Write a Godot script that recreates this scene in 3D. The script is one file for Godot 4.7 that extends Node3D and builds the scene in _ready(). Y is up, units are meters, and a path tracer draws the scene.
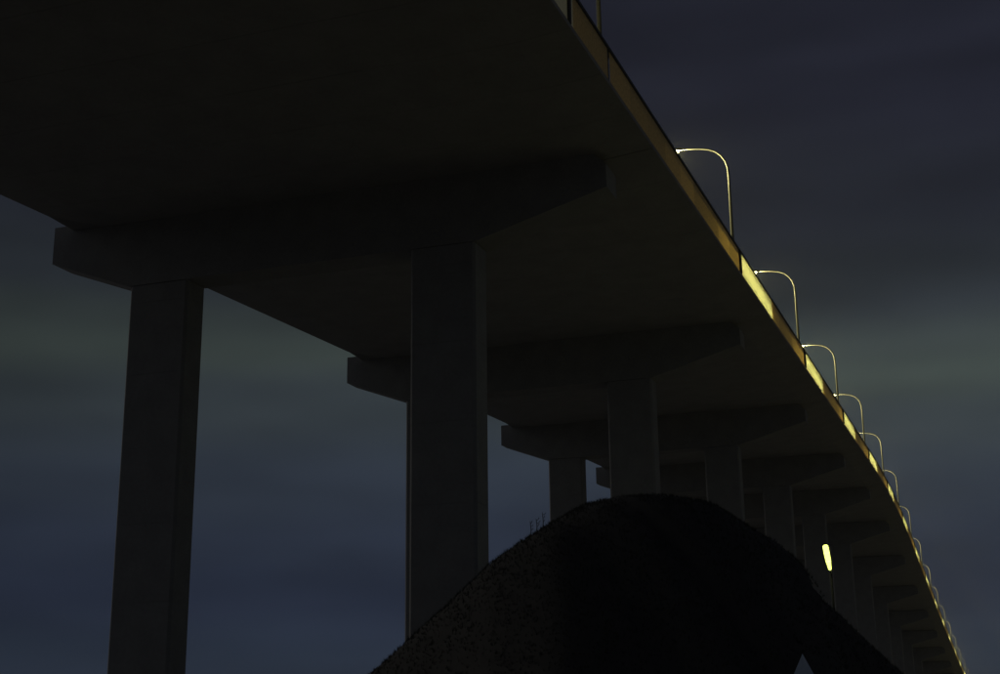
extends Node3D
# A high road bridge at night, seen from the ground beside it: dark soffit and piers, lamps on the near parapet.

# ---- the bridge's line: s metres away along -z, lateral offset to the left, height at s = 0 ----
const GRADE := 0.0433
const CREST_FROM := 171.66
const CREST_TO := 256.9
const CREST_BEND := 0.00142
const PARAPET_OFF := 12.12
const PARAPET_TOP := 23.55
const LAMP_DATUM := 23.68
const SOFFIT := 21.75
const LEFT_EDGE := 41.8
const LAMP_STEP := 30.0
const LAMP_FIRST := 17.85      # the nearest lamp
const LAMP_COUNT := 18
const PIER_STEP := 34.0
const PIER_FIRST := 20.93
const PIER_COUNT := 15
const GROUND := -1.6

var M := {}
var taken := {}
var rng := RandomNumberGenerator.new()

func at(s: float, off: float, y: float) -> Vector3:
	var t := maxf(0.0, s - CREST_FROM)
	var l := CREST_TO - CREST_FROM
	var v := t * t / 2.0 if t < l else l * l / 2.0 + (t - l) * l
	return Vector3(-off + 0.00004 * t * t / 2.0, y + GRADE * s - CREST_BEND * v, -s)

# ---- naming helpers ----
func numbered(called: String) -> String:
	taken[called] = taken.get(called, -1) + 1
	return called if taken[called] == 0 else "%s_%03d" % [called, taken[called]]

func tag(o: Node, label: String, category: String, group := "") -> void:
	o.set_meta("label", label)
	o.set_meta("category", category)
	if group: o.set_meta("group", group)

func thing(called: String, where: Vector3, label: String, category: String, group := "") -> Node3D:
	var o := Node3D.new()
	o.name = numbered(called)
	add_child(o)
	o.position = where
	tag(o, label, category, group)
	return o

func part(called: String, m: Mesh, mat: Material, parent: Node, where := Vector3.ZERO) -> MeshInstance3D:
	var o := MeshInstance3D.new()
	o.name = called
	o.mesh = m
	o.material_override = mat
	o.position = where
	parent.add_child(o, true)
	return o

# ---- mesh helpers ----
func new_st() -> SurfaceTool:
	var st := SurfaceTool.new()
	st.begin(Mesh.PRIMITIVE_TRIANGLES)
	return st

func done(st: SurfaceTool) -> ArrayMesh:
	st.generate_normals()
	return st.commit()

func tri(st: SurfaceTool, a: Vector3, b: Vector3, c: Vector3) -> void:
	st.add_vertex(a); st.add_vertex(b); st.add_vertex(c)

func quad(st: SurfaceTool, a: Vector3, b: Vector3, c: Vector3, d: Vector3) -> void:
	tri(st, a, b, c)
	tri(st, a, c, d)

# A closed outline of (offset, height) points, clockwise or not, carried along the bridge from s0 to s1.
func sweep(st: SurfaceTool, outline: PackedVector2Array, s0: float, s1: float, step := 6.0, from := Vector3.ZERO) -> void:
	st.set_smooth_group(-1)
	var n := maxi(1, int(ceil((s1 - s0) / step)))
	if Geometry2D.is_polygon_clockwise(outline):
		outline = outline.duplicate()
		outline.reverse()
	var k := outline.size()
	for i in n:
		var sa := lerpf(s0, s1, float(i) / n)
		var sb := lerpf(s0, s1, float(i + 1) / n)
		for j in k:
			var p := outline[j]
			var q := outline[(j + 1) % k]
			quad(st, at(sa, p.x, p.y) - from, at(sb, p.x, p.y) - from, at(sb, q.x, q.y) - from, at(sa, q.x, q.y) - from)
	var t := Geometry2D.triangulate_polygon(outline)
	for i in range(0, t.size(), 3):
		var a := outline[t[i]]
		var b := outline[t[i + 1]]
		var c := outline[t[i + 2]]
		tri(st, at(s0, a.x, a.y) - from, at(s0, b.x, b.y) - from, at(s0, c.x, c.y) - from)
		tri(st, at(s1, a.x, a.y) - from, at(s1, c.x, c.y) - from, at(s1, b.x, b.y) - from)

func rect(x0: float, x1: float, y0: float, y1: float) -> PackedVector2Array:
	return PackedVector2Array([Vector2(x0, y0), Vector2(x1, y0), Vector2(x1, y1), Vector2(x0, y1)])

# A flat outline in x, y given thickness along z (from z0 to z1).
func extrude(st: SurfaceTool, outline: PackedVector2Array, z0: float, z1: float) -> void:
	st.set_smooth_group(-1)
	if Geometry2D.is_polygon_clockwise(outline):
		outline = outline.duplicate()
		outline.reverse()
	var k := outline.size()
	for j in k:
		var p := outline[j]
		var q := outline[(j + 1) % k]
		quad(st, Vector3(p.x, p.y, z0), Vector3(p.x, p.y, z1), Vector3(q.x, q.y, z1), Vector3(q.x, q.y, z0))
	var t := Geometry2D.triangulate_polygon(outline)
	for i in range(0, t.size(), 3):
		var a := outline[t[i]]
		var b := outline[t[i + 1]]
		var c := outline[t[i + 2]]
		tri(st, Vector3(a.x, a.y, z1), Vector3(c.x, c.y, z1), Vector3(b.x, b.y, z1))
		tri(st, Vector3(a.x, a.y, z0), Vector3(b.x, b.y, z0), Vector3(c.x, c.y, z0))

func tube(st: SurfaceTool, pts: Array, radii: Array, sides := 10) -> void:
	st.set_smooth_group(0)
	var rings := []
	var up := Vector3(0, 0, 1)
	for i in pts.size():
		var d: Vector3 = (pts[mini(i + 1, pts.size() - 1)] - pts[maxi(i - 1, 0)]).normalized()
		if absf(d.dot(up)) > 0.95: up = Vector3(1, 0, 0)
		var x := up.cross(d).normalized()
		var y := d.cross(x)
		var ring := []
		for j in sides:
			var a := TAU * j / sides
			ring.append(pts[i] + (x * cos(a) + y * sin(a)) * radii[i])
		rings.append(ring)
	for i in pts.size() - 1:
		for j in sides:
			var j2 := (j + 1) % sides
			quad(st, rings[i][j], rings[i + 1][j], rings[i + 1][j2], rings[i][j2])
	st.set_smooth_group(-1)
	for j in range(1, sides - 1):
		tri(st, rings[0][0], rings[0][j], rings[0][j + 1])
		tri(st, rings[-1][0], rings[-1][j + 1], rings[-1][j])

func box_mesh(size: Vector3) -> BoxMesh:
	var b := BoxMesh.new()
	b.size = size
	return b

# ---- materials ----
func grain_texture(base: Color, spread: float, seed_: int, freq: float, size := 512, stains := 0.0) -> ImageTexture:
	var a := FastNoiseLite.new()
	a.seed = seed_
	a.frequency = freq
	a.fractal_octaves = 5
	var ia := a.get_seamless_image(size, size)
	var b := FastNoiseLite.new()
	b.seed = seed_ + 7
	b.frequency = freq * 8.0
	b.fractal_octaves = 3
	var ib := b.get_seamless_image(size, size)
	var im := Image.create_empty(size, size, false, Image.FORMAT_RGB8)
	for y in size:
		for x in size:
			var u := ia.get_pixel(x, y).r - 0.5
			var v := ib.get_pixel(x, y).r - 0.5
			var k := 1.0 + spread * (1.4 * u + 0.9 * v)
			if stains > 0.0 and u > 0.16: k *= 1.0 - stains * minf(1.0, (u - 0.16) * 9.0)
			im.set_pixel(x, y, Color(base.r * k, base.g * k, base.b * k).clamp().linear_to_srgb())
	return ImageTexture.create_from_image(im)

func surface(called: String, base: Color, rough: float, spread := 0.0, tile := 0.25, seed_ := 1, freq := 0.012, relief := 0.0, stains := 0.0) -> StandardMaterial3D:
	var m := StandardMaterial3D.new()
	m.resource_name = called
	m.roughness = rough
	if spread > 0.0:
		var t := grain_texture(base, spread, seed_, freq, 512, stains)
		m.albedo_texture = t
		m.uv1_triplanar = true
		m.uv1_world_triplanar = true
		m.uv1_scale = Vector3.ONE * tile
		if relief > 0.0:
			m.heightmap_enabled = true
			m.heightmap_texture = t
			m.heightmap_scale = relief
	else:
		m.albedo_color = base.linear_to_srgb()
	M[called] = m
	return m

func materials() -> void:
	surface("concrete", Color(0.32, 0.315, 0.30), 0.92, 0.14, 0.11, 3, 0.008)
	surface("soffit_concrete", Color(0.36, 0.352, 0.335), 0.92, 0.14, 0.09, 11, 0.008)
	surface("asphalt", Color(0.06, 0.06, 0.062), 0.95, 0.5, 0.5, 21, 0.03)
	surface("gravel", Color(0.30, 0.295, 0.28), 1.0, 0.6, 0.22, 31, 0.012)
	surface("dark_earth", Color(0.06, 0.057, 0.05), 1.0, 0.4, 0.22, 35, 0.012)
	surface("dark_steel", Color(0.05, 0.048, 0.046), 0.6, 0.4, 0.8, 41, 0.02)
	surface("galvanised", Color(0.10, 0.096, 0.08), 0.55, 0.3, 1.2, 51, 0.02)
	M.galvanised.metallic = 0.25
	surface("black_paint", Color(0.03, 0.03, 0.03), 0.9)
	surface("paint_white", Color(0.7, 0.7, 0.66), 0.8)
	surface("grass", Color(0.055, 0.057, 0.042), 0.9)
	surface("stalk", Color(0.10, 0.085, 0.05), 0.9)
	surface("canvas", Color(0.60, 0.70, 0.82), 0.85, 0.12, 0.9, 61, 0.02)
	surface("hut_board", Color(0.16, 0.17, 0.18), 0.85, 0.4, 0.8, 71, 0.02)
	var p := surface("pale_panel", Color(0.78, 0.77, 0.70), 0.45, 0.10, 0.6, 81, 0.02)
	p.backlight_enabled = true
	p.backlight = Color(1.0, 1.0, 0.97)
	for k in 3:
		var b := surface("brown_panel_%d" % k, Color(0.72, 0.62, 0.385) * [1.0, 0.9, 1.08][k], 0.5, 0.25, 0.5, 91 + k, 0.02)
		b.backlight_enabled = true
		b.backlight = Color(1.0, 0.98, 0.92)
	var g := StandardMaterial3D.new()
	g.resource_name = "lamp_glass"
	g.albedo_color = Color(0.9, 0.9, 0.8)
	g.emission_enabled = true
	g.emission = Color(1.0, 0.97, 0.66)
	g.emission_energy_multiplier = 14.0
	M.lamp_glass = g
	var t := StandardMaterial3D.new()
	t.resource_name = "tube_glass"
	t.albedo_color = Color(0.9, 0.9, 0.8)
	t.emission_enabled = true
	t.emission = Color(0.94, 1.0, 0.45)
	t.emission_energy_multiplier = 2.8
	M.tube_glass = t
	var u: StandardMaterial3D = t.duplicate()
	u.resource_name = "strip_glass"
	u.emission = Color(1.0, 0.98, 0.6)
	u.emission_energy_multiplier = 2.0
	M.strip_glass = u
	var f := StandardMaterial3D.new()
	f.resource_name = "unlit_lamp_glass"
	f.albedo_color = Color(0.75, 0.75, 0.7)
	f.roughness = 0.2
	M.dull_glass = f

# ---- sky: a computed panorama of night cloud, faintly lit by the town ----
func night_sky() -> Sky:
	var w := 1024
	var h := 512
	var stops := [[0.0, Color(0.02217, 0.0331, 0.05448)], [2.4, Color(0.02122, 0.03071, 0.05127)], [4.9, Color(0.0185, 0.02519, 0.04519)], [7.4, Color(0.02122, 0.02843, 0.04667)], [9.1, Color(0.02416, 0.0319, 0.04667)], [12.0, Color(0.0319, 0.04092, 0.04817)], [13.6, Color(0.03955, 0.05127, 0.04971)], [15.0, Color(0.0331, 0.04231, 0.04374)], [17.0, Color(0.02217, 0.02732, 0.03434)], [20.8, Color(0.01681, 0.01938, 0.02843)], [25.0, Color(0.01521, 0.01681, 0.02732)], [90.0, Color(0.01444, 0.016, 0.02624)]]
	var n1 := FastNoiseLite.new()
	n1.seed = 5
	n1.frequency = 1.0
	n1.fractal_octaves = 4
	var n2 := FastNoiseLite.new()
	n2.seed = 12
	n2.frequency = 2.2
	n2.fractal_octaves = 5
	var im := Image.create_empty(w, h, false, Image.FORMAT_RGBF)
	for y in h:
		var e := 90.0 - (y + 0.5) / h * 180.0
		for x in w:
			var a := TAU * (x + 0.5) / w
			var er := deg_to_rad(e)
			var d := Vector3(cos(a) * cos(er), sin(er), sin(a) * cos(er))
			var q := Vector3(d.x * 1.6, d.y * 9.0, d.z * 1.6)
			var az := wrapf(360.0 * (x + 0.5) / w - 10.0, -180.0, 180.0)
			var lobe := exp(-az * az / 700.0)
			var ee := maxf(0.0, e + n1.get_noise_3dv(q * 0.8) * 1.3 + (1.9 * lobe - 0.9) * smoothstep(6.0, 11.0, e))
			var c: Color = stops[-1][1]
			for i in stops.size() - 1:
				if ee < stops[i + 1][0]:
					var t: float = (ee - stops[i][0]) / (stops[i + 1][0] - stops[i][0])
					t = t * t * (3.0 - 2.0 * t)
					c = stops[i][1].lerp(stops[i + 1][1], t)
					break
			var k := (1.02 - 0.16 * (1.0 - lobe) * smoothstep(10.0, 14.0, e) + 0.45 * lobe * smoothstep(3.0, 12.0, e) * (1.0 - smoothstep(14.0, 19.0, e))) * (0.86 + 0.14 * maxf(lobe, exp(-(az + 36.0) * (az + 36.0) / 120.0))) * (1.0 + 0.3 * n2.get_noise_3dv(q))
			im.set_pixel(x, y, Color(c.r * k, c.g * k, c.b * k))
	var m := PanoramaSkyMaterial.new()
	m.panorama = ImageTexture.create_from_image(im)
	var s := Sky.new()
	s.sky_material = m
	return s

# ---- terrain ----
var ridge := [Vector3(-21.15, -2.00, -36.29), Vector3(-19.45, -0.48, -37.22), Vector3(-18.43, 0.55, -37.74), Vector3(-17.51, 1.44, -38.18), Vector3(-16.70, 2.22, -38.54), Vector3(-15.59, 3.24, -39.00), Vector3(-14.36, 4.53, -39.47), Vector3(-13.43, 5.13, -39.79), Vector3(-12.49, 5.72, -40.10), Vector3(-11.55, 6.33, -40.90), Vector3(-11.07, 6.61, -41.55), Vector3(-9.90, 6.70, -42.36), Vector3(-8.47, 6.47, -43.18), Vector3(-7.06, 5.52, -43.94), Vector3(-6.11, 4.43, -44.58), Vector3(-4.89, 3.29, -44.73), Vector3(-3.69, 2.03, -44.85), Vector3(-2.32, 0.65, -44.94), Vector3(-0.74, -0.97, -44.99)]
func mound(p: Vector2) -> float:
	var near := 1e9
	var hh := 0.0
	for i in ridge.size() - 1:
		var a := Vector2(ridge[i].x, ridge[i].z)
		var b := Vector2(ridge[i + 1].x, ridge[i + 1].z)
		var t := clampf((p - a).dot(b - a) / (b - a).length_squared(), 0.0, 1.0)
		var r := p.distance_to(a.lerp(b, t))
		if r < near:
			near = r
			hh = lerpf(ridge[i].y, ridge[i + 1].y, t) - GROUND
	if hh <= 0.0: return 0.0
	var u := near / (1.5 * hh + 1.5)
	return hh * (0.5 + 0.5 * cos(PI * u)) if u < 1.0 else 0.0

var rough_noise := FastNoiseLite.new()
func ground_at(x: float, z: float) -> float:
	return GROUND + mound(Vector2(x, z)) + rough_noise.get_noise_2d(x, z) * 0.12 * clampf(Vector2(x, z).length() / 10.0, 0.2, 1.0)

func steps(lo: float, hi: float, fine: float, reach: float) -> PackedFloat32Array:
	var r := PackedFloat32Array()
	var v := lo
	while v < hi:
		r.append(v)
		v += fine
	r.append(hi)
	var g := fine
	var e := hi
	while e < reach and reach > 100.0:
		g *= 1.35
		e += g
		r.append(e)
	g = fine
	e = lo
	while e > -reach and reach > 100.0:
		g *= 1.35
		e -= g
		r.insert(0, e)
	return r

func sheet(xs: PackedFloat32Array, zs: PackedFloat32Array, high: Callable) -> ArrayMesh:
	var st := new_st()
	st.set_smooth_group(0)
	for z in zs:
		for x in xs:
			st.add_vertex(Vector3(x, high.call(x, z), z))
	var w := xs.size()
	for j in zs.size() - 1:
		for i in w - 1:
			var k := j * w + i
			for n in [k, k + 1, k + w + 1, k, k + w + 1, k + w]: st.add_index(n)
	st.generate_normals()
	return st.commit()

func terrain() -> void:
	rough_noise.seed = 4
	rough_noise.frequency = 0.18
	rough_noise.fractal_octaves = 4
	# the wide flat ground of pale gravel
	var o := part("ground", sheet(steps(-60.0, 30.0, 2.0, 2600.0), steps(-90.0, 20.0, 2.0, 2600.0), func(x, z): return GROUND + rough_noise.get_noise_2d(x, z) * 0.06 - 0.1), M.gravel, self)
	o.set_meta("kind", "structure")
	# the mound of dark earth heaped on it
	o = part("mound", sheet(steps(-34.0, 10.0, 0.5, 10.0), steps(-64.0, -22.0, 0.5, 10.0), func(x, z): return ground_at(x, z) - 0.35 * (1.0 - smoothstep(0.0, 0.6, mound(Vector2(x, z))))), M.dark_earth, self)
	o.set_meta("kind", "structure")

# ---- bridge deck ----
func bridge() -> void:
	var b := thing("road_bridge", Vector3(-27.0, GROUND, 0.0), "long dark concrete road bridge with yellow lit panels along its parapet", "bridge")
	var from := b.position
	var first := -14.0
	var last := PIER_FIRST + PIER_STEP * PIER_COUNT
	var gap := 0.02
	var ends := [first]
	for i in PIER_COUNT: ends.append(PIER_FIRST + PIER_STEP * i)
	ends.append(last)
	# the deck of each span, thin at its edges: a shallow box with a flat soffit
	for i in ends.size() - 1:
		var s0: float = ends[i] + gap
		var s1: float = ends[i + 1] - gap
		var st: SurfaceTool
		for k in 8:   # precast segments with a narrow joint between
			st = new_st()
			sweep(st, PackedVector2Array([Vector2(12.05, SOFFIT), Vector2(14.2, SOFFIT - 0.2), Vector2(39.6, SOFFIT - 0.2), Vector2(LEFT_EDGE, SOFFIT), Vector2(LEFT_EDGE, SOFFIT + 0.2), Vector2(12.05, SOFFIT + 0.2)]), lerpf(s0, s1, k / 8.0) + 0.01, lerpf(s0, s1, (k + 1) / 8.0) - 0.01, 5.0, from)
			part("deck_segment", done(st), M.soffit_concrete, b)
		st = new_st()
		sweep(st, rect(12.7, LEFT_EDGE - 0.5, SOFFIT + 0.204, SOFFIT + 0.26), s0, s1, 5.0, from)
		part("road_surface", done(st), M.asphalt, b)
		st = new_st()
		sweep(st, PackedVector2Array([Vector2(LEFT_EDGE - 0.4, SOFFIT + 0.205), Vector2(LEFT_EDGE - 0.05, SOFFIT + 0.205), Vector2(LEFT_EDGE - 0.12, SOFFIT + 1.25), Vector2(LEFT_EDGE - 0.33, SOFFIT + 1.25)]), s0, s1, 5.0, from)
		part("barrier", done(st), M.concrete, b)
	# the near parapet: kerb, posts, panels, coping
	var bay := LAMP_FIRST - LAMP_STEP
	var n := 0
	while bay < last - 1.0:
		var s0 := maxf(bay, first)
		var s1 := minf(bay + LAMP_STEP, last)
		var st := new_st()
		sweep(st, rect(12.07, 12.30, PARAPET_TOP - 0.13, PARAPET_TOP), s0 + 0.02, s1 - 0.02, 5.0, from)
		part("coping", done(st), M.dark_steel, b)
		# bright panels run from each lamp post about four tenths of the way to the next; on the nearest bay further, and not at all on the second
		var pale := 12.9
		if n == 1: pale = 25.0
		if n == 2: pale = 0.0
		var cuts := [0.16]
		if pale > 0.0:
			var pieces := int(round(pale / 3.2))
			for k in pieces: cuts.append(0.16 + (pale - 0.16) * (k + 1) / pieces)
		var rest := LAMP_STEP - 0.16 - pale
		var pieces2 := maxi(1, int(round(rest / 3.4)))
		for k in pieces2: cuts.append(maxf(pale, 0.16) + (LAMP_STEP - 0.16 - maxf(pale, 0.16)) * (k + 1) / pieces2)
		for k in cuts.size() - 1:
			var a: float = bay + cuts[k]
			var c: float = bay + cuts[k + 1]
			if c < s0 + 0.3 or a > s1 - 0.3: continue
			st = new_st()
			sweep(st, rect(12.125, 12.14, SOFFIT + 0.208, PARAPET_TOP - 0.134), maxf(a, s0) + 0.012, minf(c, s1) - 0.012, 4.0, from)
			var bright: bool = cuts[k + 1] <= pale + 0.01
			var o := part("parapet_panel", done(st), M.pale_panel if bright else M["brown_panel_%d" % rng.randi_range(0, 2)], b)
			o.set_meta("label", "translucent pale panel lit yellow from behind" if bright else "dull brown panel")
		if n >= 3: light_strip(b, from, bay + 0.3, bay + pale - 0.1)
		if bay > first:
			st = new_st()
			sweep(st, rect(12.0 if n > 2 else 12.16, 12.3, SOFFIT + 0.206, PARAPET_TOP - 0.134), bay - 0.14, bay + 0.14, 1.0, from)
			part("parapet_post", done(st), M.dark_steel, b)
		if n == 1:
			st = new_st()
			sweep(st, rect(12.02, 12.12, SOFFIT + 0.206, PARAPET_TOP - 0.134), bay + pale - 0.75, bay + pale - 0.55, 1.0, from)
			part("downpipe", done(st), M.dark_steel, b)
		bay += LAMP_STEP
		n += 1

# A strip of tubes on the inner side of the parapet, shining out through the pale panels.
func light_strip(b: Node3D, from: Vector3, s0: float, s1: float) -> void:
	var st := new_st()
	sweep(st, rect(12.86, 12.94, SOFFIT + 0.75, SOFFIT + 1.15), s0, s1, 4.0, from)
	var housing := part("light_strip", done(st), M.dark_steel, b)
	var n := 4
	for k in n:
		var a := lerpf(s0, s1, float(k) / n) + 0.05
		var c := lerpf(s0, s1, float(k + 1) / n) - 0.05
		st = new_st()
		sweep(st, rect(12.82, 12.855, SOFFIT + 0.9, SOFFIT + 1.0), a, c, 4.0, from)
		part("tube_lamp", done(st), M.strip_glass, housing)
	var o := AreaLight3D.new()
	o.name = "strip_light"
	o.area_size = Vector2(s1 - s0, 0.2)
	o.light_color = Color(1.0, 0.975, 0.60)
	o.light_energy = 28.0
	o.area_range = 30.0
	o.area_attenuation = 2.0
	o.shadow_enabled = true
	housing.add_child(o)
	var p := at(s0, 12.80, SOFFIT + 0.95)
	var q := at(s1, 12.80, SOFFIT + 0.95)
	var x := (p - q).normalized()
	var z := x.cross(Vector3.UP).normalized()
	if z.x > 0.0: z = -z
	x = Vector3.UP.cross(z).normalized()
	o.transform = Transform3D(Basis(x, z.cross(x), z), (p + q) / 2.0 - from)

# ---- piers ----
func piers() -> void:
	var which := ["bridge pier nearest the camera, just outside the left edge", "leftmost bridge pier with its tall leaning column against the dim sky", "second bridge pier from the left, its cap end in the sky", "third bridge pier from the left, slim column behind the mound", "fourth bridge pier from the left, small cap end beside the black mass"]
	var ordinal := ["sixth", "seventh", "eighth", "ninth", "tenth", "eleventh", "twelfth", "thirteenth", "fourteenth", "fifteenth"]
	for i in PIER_COUNT:
		var s := PIER_FIRST + PIER_STEP * i
		var c := at(s, 29.2, 0.0)
		var up := c.y
		var foot := minf(ground_at(-36.6, -s), ground_at(-21.7, -s)) - 0.3
		var p := thing("bridge_pier", Vector3(c.x, foot, c.z), which[i] if i < which.size() else "%s bridge pier from the near end, lost in the dark under the deck" % ordinal[i - which.size()], "pier", "concrete piers carrying the bridge")
		# hammerhead cap: deepest over the columns, thinner at the ends; x grows to the right, so offsets turn round
		var dx := 29.2
		var base := up - foot
		var cap := PackedVector2Array()
		for q in [[42.95, 19.92], [42.95, SOFFIT + 0.1], [LEFT_EDGE + 0.015, SOFFIT + 0.1], [LEFT_EDGE + 0.015, SOFFIT - 0.203], [14.6, SOFFIT - 0.203], [14.0, 21.0], [14.0, 19.92], [20.1, 18.2], [38.35, 18.2]]:
			cap.append(Vector2(dx - q[0], q[1] + base))
		var st := new_st()
		extrude(st, cap, -0.84, 0.84)
		part("pier_cap", done(st), M.concrete, p)
		# haunches that carry the deck's edge down to the cap
		for side in [1.0, -1.0]:
			st = new_st()
			st.set_smooth_group(-1)
			var hx0 := dx - LEFT_EDGE + 0.02
			var hx1 := dx - 39.7
			var hy := SOFFIT + base
			var ha := Vector2(0.842 * side, hy - 0.2)
			var hb := Vector2(0.842 * side, hy + 0.02)
			var hc := Vector2(3.2 * side, hy + 0.02 - GRADE * 3.2 * side)
			if side < 0.0:
				var keep := ha
				ha = hb
				hb = keep
			tri(st, Vector3(hx0, ha.y, ha.x), Vector3(hx0, hb.y, hb.x), Vector3(hx0, hc.y, hc.x))
			tri(st, Vector3(hx1, ha.y, ha.x), Vector3(hx1, hc.y, hc.x), Vector3(hx1, hb.y, hb.x))
			var ring := [ha, hb, hc]
			for j in 3:
				var u: Vector2 = ring[j]
				var w: Vector2 = ring[(j + 1) % 3]
				quad(st, Vector3(hx0, u.y, u.x), Vector3(hx1, u.y, u.x), Vector3(hx1, w.y, w.x), Vector3(hx0, w.y, w.x))
			part("haunch", done(st), M.concrete, p)
		for o in [[35.0, 38.25], [20.2, 23.32]]:
			st = new_st()
			var x0: float = dx - o[1]
			var x1: float = dx - o[0]
			var z0 := -1.6 / 2.0
			var z1 := 1.6 / 2.0
			var k := 0.12
			# chamfered wall column, cast in lifts with a shallow groove between
			var y := 0.0
			var top := 18.2 + base - 0.004
			var lift := 3.6
			while y < top:
				var y1 := minf(top, y + lift)
				column_lift(st, x0, x1, z0, z1, k, y, y1 - 0.015)
				if y1 < top: column_lift(st, x0 + 0.012, x1 - 0.012, z0 + 0.012, z1 - 0.012, k, y1 - 0.015, y1)
				y = y1
			part("column", done(st), M.concrete, p)

func column_lift(st: SurfaceTool, x0: float, x1: float, z0: float, z1: float, k: float, y0: float, y1: float) -> void:
	var o := [Vector2(x0 + k, z0), Vector2(x1 - k, z0), Vector2(x1, z0 + k), Vector2(x1, z1 - k), Vector2(x1 - k, z1), Vector2(x0 + k, z1), Vector2(x0, z1 - k), Vector2(x0, z0 + k)]
	st.set_smooth_group(-1)
	for j in 8:
		var a: Vector2 = o[j]
		var b: Vector2 = o[(j + 1) % 8]
		quad(st, Vector3(a.x, y0, a.y), Vector3(b.x, y0, b.y), Vector3(b.x, y1, b.y), Vector3(a.x, y1, a.y))
	for j in range(1, 7):
		tri(st, Vector3(o[0].x, y1, o[0].y), Vector3(o[j].x, y1, o[j].y), Vector3(o[j + 1].x, y1, o[j + 1].y))
		tri(st, Vector3(o[0].x, y0, o[0].y), Vector3(o[j + 1].x, y0, o[j + 1].y), Vector3(o[j].x, y0, o[j].y))

# ---- lamps on the parapet ----
func lamps() -> void:
	# in the lamp's own space: foot on the coping's inner side, x to the left edge of the road is negative
	var low := -1.45
	var pole := [Vector3(0, low, 0), Vector3(0, low + 0.9, 0), Vector3(0, 2.5, 0), Vector3(0, 4.7, 0)]
	var bend := [Vector3(0, 4.7, 0), Vector3(-0.03, 5.15, 0), Vector3(-0.16, 5.6, 0), Vector3(-0.4, 6.0, 0), Vector3(-0.75, 6.32, 0), Vector3(-1.2, 6.53, 0), Vector3(-1.75, 6.65, 0), Vector3(-2.3, 6.72, 0), Vector3(-2.8, 6.75, 0)]
	var st := new_st()
	tube(st, pole, [0.115, 0.11, 0.09, 0.072])
	var pole_mesh := done(st)
	st = new_st()
	tube(st, bend, [0.071, 0.068, 0.065, 0.062, 0.059, 0.056, 0.053, 0.05, 0.048])
	var arm_mesh := done(st)
	st = new_st()
	tube(st, [Vector3(-2.7, 6.765, 0), Vector3(-2.8, 6.78, 0), Vector3(-2.95, 6.79, 0), Vector3(-3.2, 6.79, 0), Vector3(-3.33, 6.78, 0), Vector3(-3.36, 6.775, 0)], [0.055, 0.09, 0.125, 0.125, 0.08, 0.03])
	var head_mesh := done(st)
	var lens_mesh := SphereMesh.new()
	lens_mesh.radius = 0.14
	lens_mesh.height = 0.26
	lens_mesh.radial_segments = 16
	lens_mesh.rings = 8
	var plate := box_mesh(Vector3(0.36, 0.05, 0.36))
	var nth := ["first", "second", "third", "fourth", "fifth", "sixth", "seventh", "eighth", "ninth", "tenth", "eleventh", "twelfth", "thirteenth", "fourteenth", "fifteenth", "sixteenth"]
	for i in LAMP_COUNT:
		var s := LAMP_FIRST + LAMP_STEP * i
		var label := "lit curved-arm street lamp on the parapet, %s along from the largest one" % nth[maxi(0, i - 3)]
		if i == 0: label = "street lamp on the parapet outside the top of the picture"
		if i == 1: label = "unlit street lamp pole cut by the top edge of the picture"
		if i == 2: label = "largest lit curved-arm street lamp on the bridge parapet"
		var l := thing("street_lamp", at(s, 12.46, LAMP_DATUM), label, "street lamp", "street lamps along the near parapet")
		part("base_plate", plate, M.dark_steel, l, Vector3(0, low + 0.02, 0))
		part("pole", pole_mesh, M.galvanised, l)
		part("arm", arm_mesh, M.galvanised, l)
		var head := part("lamp_head", head_mesh, M.galvanised, l)
		var lit := i != 1
		part("lamp_glass", lens_mesh, M.lamp_glass if lit else M.dull_glass, head, Vector3(-3.14, 6.68, 0))
		if lit:
			var o := OmniLight3D.new()
			o.name = "lamp_light"
			o.light_color = Color(1.0, 0.965, 0.66)
			o.light_energy = 190.0
			o.light_size = 0.08
			o.omni_range = 80.0
			o.omni_attenuation = 2.0
			o.shadow_enabled = true
			l.add_child(o)
			o.position = Vector3(-3.14, 6.65, 0)

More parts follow.
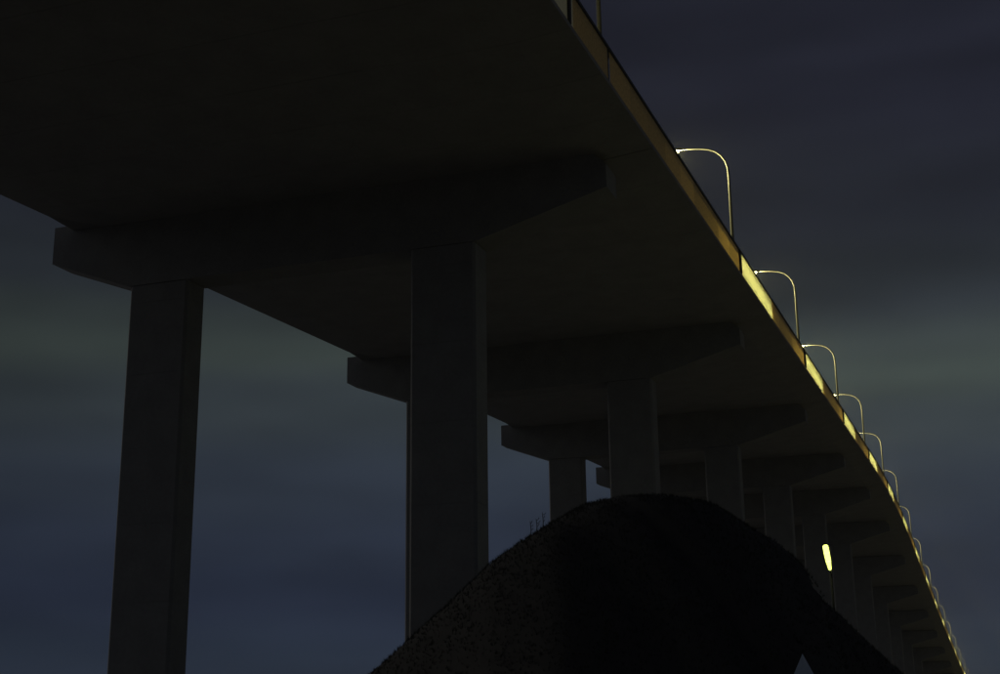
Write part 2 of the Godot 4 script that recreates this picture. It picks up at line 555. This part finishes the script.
# ---- the one lamp below the bridge ----
func yard_lamp() -> void:
	var where := Vector3(-6.98, 7.0, -65.6)
	var g := ground_at(-7.06, -65.6)
	var l := thing("yard_lamp", Vector3(where.x, g, where.z), "bright leaning tube lamp on a dark post in the black under the bridge", "lamp")
	var top := where.y - g
	var lean := Vector3(0.15, -1.22, 0).normalized()
	var st := new_st()
	tube(st, [Vector3(0.02, 0, -0.8), Vector3(0.02, top * 0.5, -0.8), Vector3(0.02, top + 0.55, -0.8)], [0.06, 0.05, 0.045])
	part("post", done(st), M.black_paint, l)
	st = new_st()
	var c := Vector3(0, top, 0)
	tube(st, [Vector3(0.02, top + 0.58, -0.8), Vector3(-0.05, top + 0.6, -0.35), c - lean * 0.6], [0.035, 0.035, 0.035])
	tube(st, [Vector3(0.02, top - 0.7, -0.8), Vector3(0.08, top - 0.7, -0.25), c + lean * 0.6], [0.035, 0.035, 0.035])
	part("bracket", done(st), M.black_paint, l)
	for k in 3:
		var mid := c + lean * 0.4 * (k - 1)
		st = new_st()
		tube(st, [-lean * 0.197, -lean * 0.15, lean * 0.15, lean * 0.197], [[0.07, 0.125, 0.13, 0.13], [0.13, 0.13, 0.12, 0.115], [0.115, 0.105, 0.07, 0.03]][k], 14)
		part("lamp_tube", done(st), M.tube_glass, l, mid)
		var o := OmniLight3D.new()
		o.name = "tube_light"
		o.light_color = Color(0.97, 1.0, 0.78)
		o.light_energy = 0.22
		o.light_size = 0.1
		o.omni_range = 120.0
		o.omni_attenuation = 2.0
		o.shadow_enabled = true
		l.add_child(o, true)
		o.position = mid

# ---- small things on the ground ----
func hut() -> void:
	var x := -3.58
	var z := -27.8
	var g := ground_at(x, z) - 0.05
	var apex := 1.13 - g
	var t := thing("small_hut", Vector3(x, g, z), "small hut with a steep pale blue roof, tip at the bottom edge", "hut")
	var eave := apex - 1.15
	var r := 0.5
	for k in 4:
		var st := new_st()
		st.set_smooth_group(-1)
		var a := Vector3(-r, 0, r)
		var b := Vector3(r, 0, r)
		var p := Vector3(0, 1.15, 0)
		quad(st, a, p, p + Vector3(0, -0.03, 0), a + Vector3(0.03, 0, -0.03))
		tri(st, a, p, b)
		tri(st, a * 0.94, b * 0.94, p * 0.97)
		quad(st, a, b, b * 0.94, a * 0.94)
		var o := part("roof_panel", done(st), M.canvas, t, Vector3(0, eave, 0))
		o.rotation.y = PI / 2.0 * k
	for k in 4:
		var o := part("wall", box_mesh(Vector3(0.84, eave - 0.002, 0.05)), M.hut_board, t, Vector3(0, eave / 2.0, 0.4).rotated(Vector3.UP, PI / 2.0 * k))
		o.rotation.y = PI / 2.0 * k
	part("door", box_mesh(Vector3(0.5, eave * 0.85, 0.03)), M.dark_steel, t, Vector3(0, eave * 0.43, 0.445))

func stalks() -> void:
	var k := 0
	for q in [[Vector3(-12.8, 5.07, -38.95)], [Vector3(-12.66, 5.2, -39.1)], [Vector3(-12.51, 5.3, -39.25)]]:
		var v: Vector3 = q[0]
		var g := ground_at(v.x, v.z) - 0.03
		var tall: float = [0.5, 0.46, 0.52][k]
		var t := thing("weed_stalk", Vector3(v.x, g, v.z), ["bare weed stalk on the mound's crest, leftmost of three", "bare weed stalk on the mound's crest, middle of three", "bare weed stalk on the mound's crest, rightmost and tallest of three"][k], "weed", "weed stalks on the crest of the mound")
		var st := new_st()
		tube(st, [Vector3.ZERO, Vector3(0.015, tall * 0.5, 0), Vector3(-0.01, tall, 0.01)], [0.016, 0.013, 0.007], 6)
		part("stem", done(st), M.stalk, t)
		for j in 3:
			var y := tall * (0.45 + 0.2 * j)
			var d := Vector3(rng.randf_range(0.06, 0.11) * (1 if j % 2 else 0.9), rng.randf_range(0.06, 0.1), rng.randf_range(-0.05, 0.05))
			st = new_st()
			tube(st, [Vector3(0.005, y, 0), Vector3(0.005, y, 0) + d * 0.6 + Vector3(0, -0.02, 0), Vector3(0.005, y, 0) + d], [0.009, 0.008, 0.011], 5)
			part("twig", done(st), M.stalk, t)
		k += 1

func grass() -> void:
	var st := new_st()
	st.set_smooth_group(-1)
	for k in 6:
		var a := TAU * k / 6.0 + 0.4 * (k % 2)
		var o := Vector3(cos(a), 0, sin(a))
		var side := Vector3(-o.z, 0, o.x) * 0.006
		var tip := o * 0.035 * (1.0 + 0.5 * (k % 3)) + Vector3(0, 0.07 + 0.02 * (k % 3), 0)
		tri(st, o * 0.012 - side, tip, o * 0.012 + side)
	var mm := MultiMesh.new()
	mm.transform_format = MultiMesh.TRANSFORM_3D
	mm.mesh = done(st)
	mm.mesh.surface_set_material(0, M.grass)
	var spots := []
	while spots.size() < 26000:
		var x := rng.randf_range(-24.0, 2.0)
		var z := rng.randf_range(-56.0, -27.0)
		if mound(Vector2(x, z)) < 0.4: continue
		spots.append(Transform3D(Basis(Vector3.UP, rng.randf() * TAU).scaled(Vector3.ONE * rng.randf_range(0.5, 1.25)), Vector3(x, ground_at(x, z) - 0.01, z)))
	mm.instance_count = spots.size()
	for i in spots.size(): mm.set_instance_transform(i, spots[i])
	var o := MultiMeshInstance3D.new()
	o.name = "short_grass"
	o.multimesh = mm
	add_child(o)
	o.set_meta("kind", "stuff")
	tag(o, "short dark grass growing over the earth mound", "grass")

func _ready() -> void:
	rng.seed = 77
	# camera
	var cam := Camera3D.new()
	cam.name = "camera"
	cam.fov = 27.76
	cam.near = 0.1
	cam.far = 6000.0
	cam.rotation = Vector3(0.27182, 0.33825, -0.01229)
	add_child(cam)
	cam.current = true
	# sky, exposure, haze
	var e := Environment.new()
	e.background_mode = Environment.BG_SKY
	e.sky = night_sky()
	e.tonemap_mode = Environment.TONE_MAPPER_LINEAR
	e.tonemap_exposure = 1.0
	e.sdfgi_enabled = true
	e.ssao_enabled = true
	e.ssil_enabled = true
	e.fog_enabled = true
	e.fog_density = 0.00018
	e.fog_light_color = Color(1.0, 0.99, 0.96)
	var we := WorldEnvironment.new()
	we.name = "environment"
	we.environment = e
	add_child(we)
	# a hazed moon to the left, outside the frame: what faces the camera stays in shade
	var moon := DirectionalLight3D.new()
	moon.name = "moon"
	moon.light_energy = 0.065
	moon.light_color = Color(1.0, 0.98, 0.95)
	moon.light_angular_distance = 40.0
	moon.shadow_enabled = true
	add_child(moon)
	moon.look_at_from_position(Vector3.ZERO, Vector3(0.94, -0.36, 0.03), Vector3.UP)
	materials()
	terrain()
	bridge()
	piers()
	lamps()
	yard_lamp()
	hut()
	stalks()
	grass()
